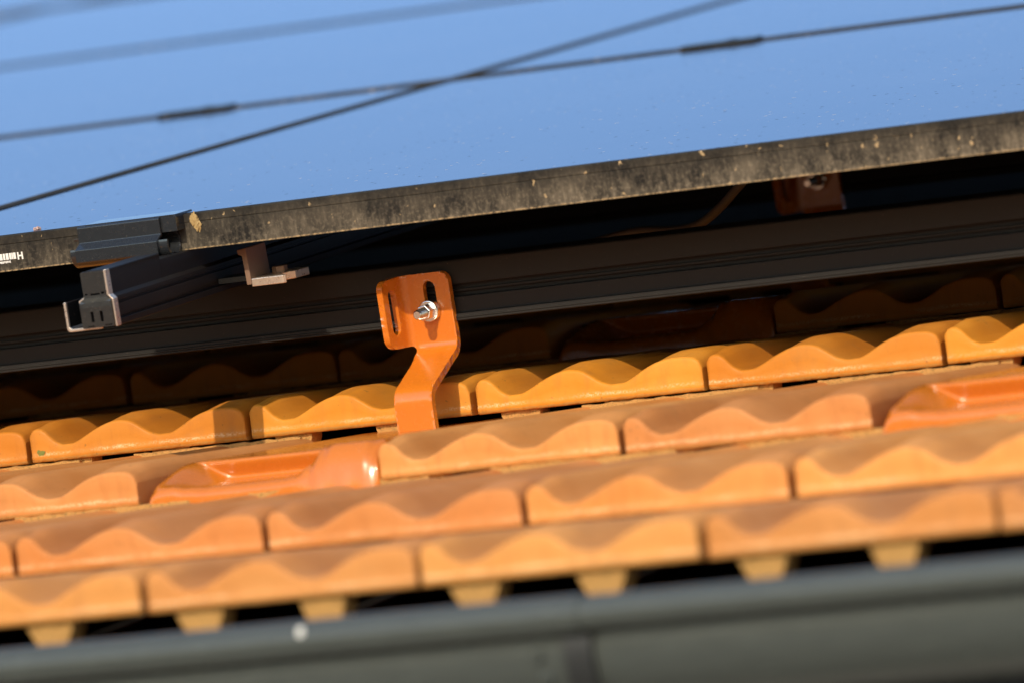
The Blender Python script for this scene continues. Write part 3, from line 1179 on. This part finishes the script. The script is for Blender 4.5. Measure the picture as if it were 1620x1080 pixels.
# ------------------------------------------------------------------ clamps
def end_clamp():
    org = Vector((-0.748, 0.597, 0.1486))
    t = thing('end_clamp', 'black end clamp gripping the bottom frame of the solar panel', 'clamp', org)
    u0, u1 = -0.7850, -0.7120
    m = MB()
    # front profile: upper plate, slanted strip, lower face
    prof = [(0.5960, 0.1780), (0.5935, 0.1768), (0.5935, 0.1648), (0.5845, 0.1604), (0.5845, 0.1508), (0.5854, 0.1499), (0.5869, 0.1508), (0.5869, 0.1590), (0.5960, 0.1636)]
    m.prism(prof, 'u', u0, u1)
    m.build('front_plate', M['clamp'], t, org, bevel=0.0004)
    b = MB()
    b.box(-0.7790, -0.6985, 0.5963, 0.6095, 0.1655, 0.1771)
    b.prism([(0.5963, 0.1772), (0.5963, 0.1786), (0.6240, 0.1787), (0.6250, 0.1782), (0.6250, 0.1769), (0.6095, 0.1769), (0.6095, 0.1772)], 'u', -0.7790, -0.6985)
    b.build('top_lip', M['clamp'], t, org, bevel=0.0005)
    r_ = MB()
    ro, ri, cv, cn = 0.0117, 0.0094, 0.5985, 0.1570
    seg = 36
    a0, a1 = math.radians(-200), math.radians(100)
    ring = []
    for k in range(seg + 1):
        w = a0 + (a1 - a0) * k / seg
        ring.append((cv + ro * math.cos(w), cn + ro * math.sin(w)))
    for k in range(seg, -1, -1):
        w = a0 + (a1 - a0) * k / seg
        ring.append((cv + ri * math.cos(w), cn + ri * math.sin(w)))
    vs = [(-0.7905, v, n) for v, n in ring] + [(-0.7040, v, n) for v, n in ring]
    K = len(ring)
    fs = [(i, (i + 1) % K, K + (i + 1) % K, K + i) for i in range(K)]
    for base in (0, K):
        for k in range(seg):
            fs.append((base + k, base + k + 1, base + K - 2 - k, base + K - 1 - k))
    r_.add(vs, fs)
    r_.build('spring_loop', M['clamp'], t, org, smooth=False, bevel=0.0002)
    t.location = W3(*(org + ASM + LAYER))
    return t


end_clamp()


def mid_clamp(u, label):
    vs_ = VF + PL_ + FLOOR_GAP / 2
    org = Vector((u, vs_, NF + PT))
    t = thing('mid_clamp', label, 'clamp', org, 'mid clamps on the panel seam')
    m = MB()
    m.prism([(vs_ - 0.0115, NF + PT + 0.0004), (vs_ - 0.0115, NF + PT + 0.0022), (vs_ - 0.0102, NF + PT + 0.0030), (vs_ + 0.0102, NF + PT + 0.0030), (vs_ + 0.0115, NF + PT + 0.0022), (vs_ + 0.0115, NF + PT + 0.0004)], 'u', u - 0.037, u + 0.037)
    m.build('clamp_plate', M['black'], t, org, bevel=0.0006)
    b = MB()
    b.tube([(u + 0.012, vs_, NF + PT + 0.0036), (u + 0.012, vs_, NF + PT + 0.0040)], 0.0055, 6)
    b.box(u - 0.034, u + 0.034, vs_ - 0.008, vs_ + 0.008, NF + 0.004, NF + PT + 0.0003)
    b.build('bolt', M['black'], t, org, bevel=0.0005)
    return t


mid_clamp(-1.296 + ASM.x, 'black mid clamp on the long seam between panel rows, left one')
mid_clamp(-0.750 + ASM.x, 'black mid clamp on the long seam between panel rows, right one')

# ------------------------------------------------------------------ rail connector bracket
org = Vector((-0.675, 0.67, 0.109))
br = thing('rail_bracket', 'bare metal angle bracket on top of the rail, with a sunlit foot', 'bracket', org)
ub, vb, nb_ = -0.6870, 0.677, 0.1093
m = MB()
m.prism([(ub, nb_ + 0.0001), (ub - 0.0006, nb_ + 0.0230), (ub - 0.0040, nb_ + 0.0245), (ub - 0.0045, nb_ + 0.0280), (ub + 0.0035, nb_ + 0.0290), (ub + 0.0042, nb_ + 0.0062), (ub + 0.0042, nb_ + 0.0001)], 'v', vb, vb + 0.034)
m.build('upright', M['bare'], br, org, bevel=0.0005)
m = MB()
m.prism([(ub + 0.0044, vb), (ub + 0.032, vb), (ub + 0.034, vb + 0.002), (ub + 0.020, vb + 0.022), (ub + 0.028, vb + 0.030), (ub + 0.031, vb + 0.048), (ub + 0.006, vb + 0.050), (ub + 0.0044, vb + 0.034)], 'n', nb_ - 0.0016, nb_ + 0.0046)
m.build('foot', M['cut'], br, org, bevel=0.0005)  # brighter metal than the upright: sunlight put into the colour
m = MB()
m.tube([(ub + 0.015, vb + 0.030, nb_ + 0.0044), (ub + 0.015, vb + 0.030, nb_ + 0.0095)], 0.0062, 6)
m.build('bolt', M['bare'], br, org, bevel=0.0004)
m = MB()
m.box(ub - 0.0265, ub - 0.0007, vb + 0.004, vb + 0.030, nb_ + 0.003, nb_ + 0.007)
m.build('tie_bar', M['black'], br, org)

# ------------------------------------------------------------------ hanging cable
pts = []
ctrl = [(-0.62, 1.05, 0.075), (-0.545, 0.98, 0.080), (-0.478, 0.90, 0.0925), (-0.445, 0.89, 0.0960), (-0.412, 0.88, 0.0945), (-0.385, 0.87, 0.0975), (-0.355, 0.85, 0.1110), (-0.325, 0.82, 0.1265), (-0.30, 0.80, 0.1390), (-0.27, 0.80, 0.1460)]
for i in range(len(ctrl) - 1):
    p0_, p1, p2, p3 = (Vector(ctrl[max(0, min(len(ctrl) - 1, i + j))]) for j in (-1, 0, 1, 2))
    for s in range(8):
        w = s / 8
        pts.append(0.5 * ((2 * p1) + (p2 - p0_) * w + (2 * p0_ - 5 * p1 + 4 * p2 - p3) * w * w + (-p0_ + 3 * p1 - 3 * p2 + p3) * w ** 3))
m = MB()
m.tube(pts, 0.0036, 10)
tag(m.build('cable', M['cable'], None, (-0.41, 0.88, 0.095), smooth=True), 'thin brown cable sagging from under the panel onto the rail', 'cable')

# ------------------------------------------------------------------ gutter (hangs plumb from the fascia)
BC = W3(0, -0.447, -0.0120)           # centre of the rolled bead
BR, GR = 0.0118, 0.046


def gutter(u0, u1, dr, label):
    org = Vector(((u0 + u1) / 2, BC.y + GR, BC.z - GR))
    t = thing('gutter', label, 'gutter', org, 'two lengths of the eave gutter', roof=False)
    m = MB()
    prof = []
    for k in range(25):                 # bead
        a = math.radians(-60 + 300 * k / 24)
        prof.append((BC.y + (BR + dr) * math.cos(a), BC.z + (BR + dr) * math.sin(a)))
    # flatten into ring solid
    m.prism(prof, 'u', u0, u1)
    m.build('bead', M['gutter'], t, org, smooth=False, roof=False)
    m = MB()
    cy, cz = BC.y + GR + 0.006, BC.z - 0.009
    ou, inn = [], []
    for k in range(41):
        a = math.radians(180 + 170 * k / 40)
        ou.append((cy + (GR + dr) * math.cos(a), cz + (GR + dr) * math.sin(a)))
        inn.append((cy + (GR + dr - 0.001) * math.cos(a), cz + (GR + dr - 0.001) * math.sin(a)))
    m.prism(ou + inn[::-1], 'u', u0, u1)
    o = m.build('trough', M['gutter'], t, org, smooth=False, roof=False)
    return t


def smooth_mesh(t):
    for ch in t.children:
        for p in ch.data.polygons:
            p.use_smooth = len(p.vertices) == 4
        es = ch.modifiers.new('es', 'EDGE_SPLIT')
        es.split_angle = math.radians(40)


SEAM = 0.094
ga = gutter(-4.6, SEAM + 0.012, 0.0012, 'dark grey half round gutter with rolled bead, the length left of the joint')
gb = gutter(SEAM - 0.02, 3.0, 0.0, 'dark grey half round gutter with rolled bead, the length right of the joint')
bpy.context.view_layer.update()
for t in (ga, gb):
    smooth_mesh(t)
cy, cz = BC.y + GR + 0.006, BC.z - 0.009
org = Vector((SEAM, BC.y, BC.z))
jt = thing('gutter_bracket', 'dark strap bracket wrapped round the gutter at its joint', 'bracket', org, roof=False)
m = MB()
ou, inn = [], []
for k in range(37):
    a = math.radians(184 + 150 * k / 36)
    ou.append((cy + (GR + 0.0052) * math.cos(a), cz + (GR + 0.0052) * math.sin(a)))
    inn.append((cy + (GR + 0.0018) * math.cos(a), cz + (GR + 0.0018) * math.sin(a)))
m.prism(ou + inn[::-1], 'u', SEAM - 0.004, SEAM + 0.015)
m.build('strap', M['strap'], jt, org, roof=False)
m = MB()
for (uu, ang) in ((SEAM - 0.024, 196), (SEAM - 0.020, 214)):
    a = math.radians(ang)
    c0 = Vector((uu, cy + (GR + 0.0016) * math.cos(a), cz + (GR + 0.0016) * math.sin(a)))
    c1 = Vector((uu, cy + (GR + 0.0042) * math.cos(a), cz + (GR + 0.0042) * math.sin(a)))
    m.tube([c0, c1], [0.005, 0.0035], 14)
m.build('rivet', M['gutter'], jt, org, roof=False)


# ------------------------------------------------------------------ small dirt and a painted glint
def blob(name, c, size, mat, seed, label, cat, n=3, amp=0.35, roof=True):
    rnd = random.Random(seed)
    bm = bmesh.new()
    for k in range(n):
        q = bmesh.ops.create_icosphere(bm, subdivisions=3, radius=1.0)
        off = Vector((rnd.uniform(-0.8, 0.8), rnd.uniform(-0.3, 0.3), rnd.uniform(-0.8, 0.8))) if n > 1 else Vector((0, 0, 0))
        sc = rnd.uniform(0.45, 1.0) if n < 8 else rnd.uniform(0.14, 0.34)
        ph = [rnd.uniform(0, 6) for _ in range(6)]
        for v in q['verts']:
            p = v.co.copy()
            dd = 1 + amp * (math.sin(5 * p.x + ph[0]) * math.sin(6 * p.y + ph[1]) + 0.6 * math.sin(11 * p.z + ph[2]) * math.sin(9 * p.x + ph[3]) + 0.3 * math.sin(23 * p.y + ph[4]))
            p = p * dd * sc + off
            v.co = Vector((p.x * size[0], p.y * size[1], p.z * size[2]))
    me = bpy.data.meshes.new(name)
    bm.to_mesh(me)
    bm.free()
    me.materials.append(mat)
    o = bpy.data.objects.new(name, me)
    COL.objects.link(o)
    o.location = base_at(name, c) if roof else c
    if roof:
        o.rotation_euler = (PITCH, 0, 0)
    return tag(o, label, cat)


blob('mud_clump', (-0.6900 + ASM.x, 0.6095 + ASM.y, 0.1690 + ASM.z), (0.0031, 0.0016, 0.0052), M['mud'], 5, 'crumbly yellow mud stuck to the frame beside the clamp', 'mud', 6)
blob('dirt_crumb', (-0.8490 + ASM.x, 0.645 + ASM.y, NF + PT + 0.0006), (0.0026, 0.004, 0.0016), M['crumb'], 8, 'tiny pinkish crumb lying on the glass above the barcode', 'crumb', 2)
blob('lichen', (-0.9060, 0.6930, -0.0065), (0.0035, 0.0008, 0.0030), M['lichen'], 9, 'small green lichen spot on the front edge of a clay tile', 'lichen', 15)

gl_ = Vector((-0.0836, -0.4585, -0.0075))  # white dab put on the bead in place of a sun glint
blob('painted_glint', gl_, (0.0036, 0.0014, 0.0062), M['white'], 21, 'pale dab painted as a sun glint on the rolled bead of the gutter', 'glint', 3, 0.35)
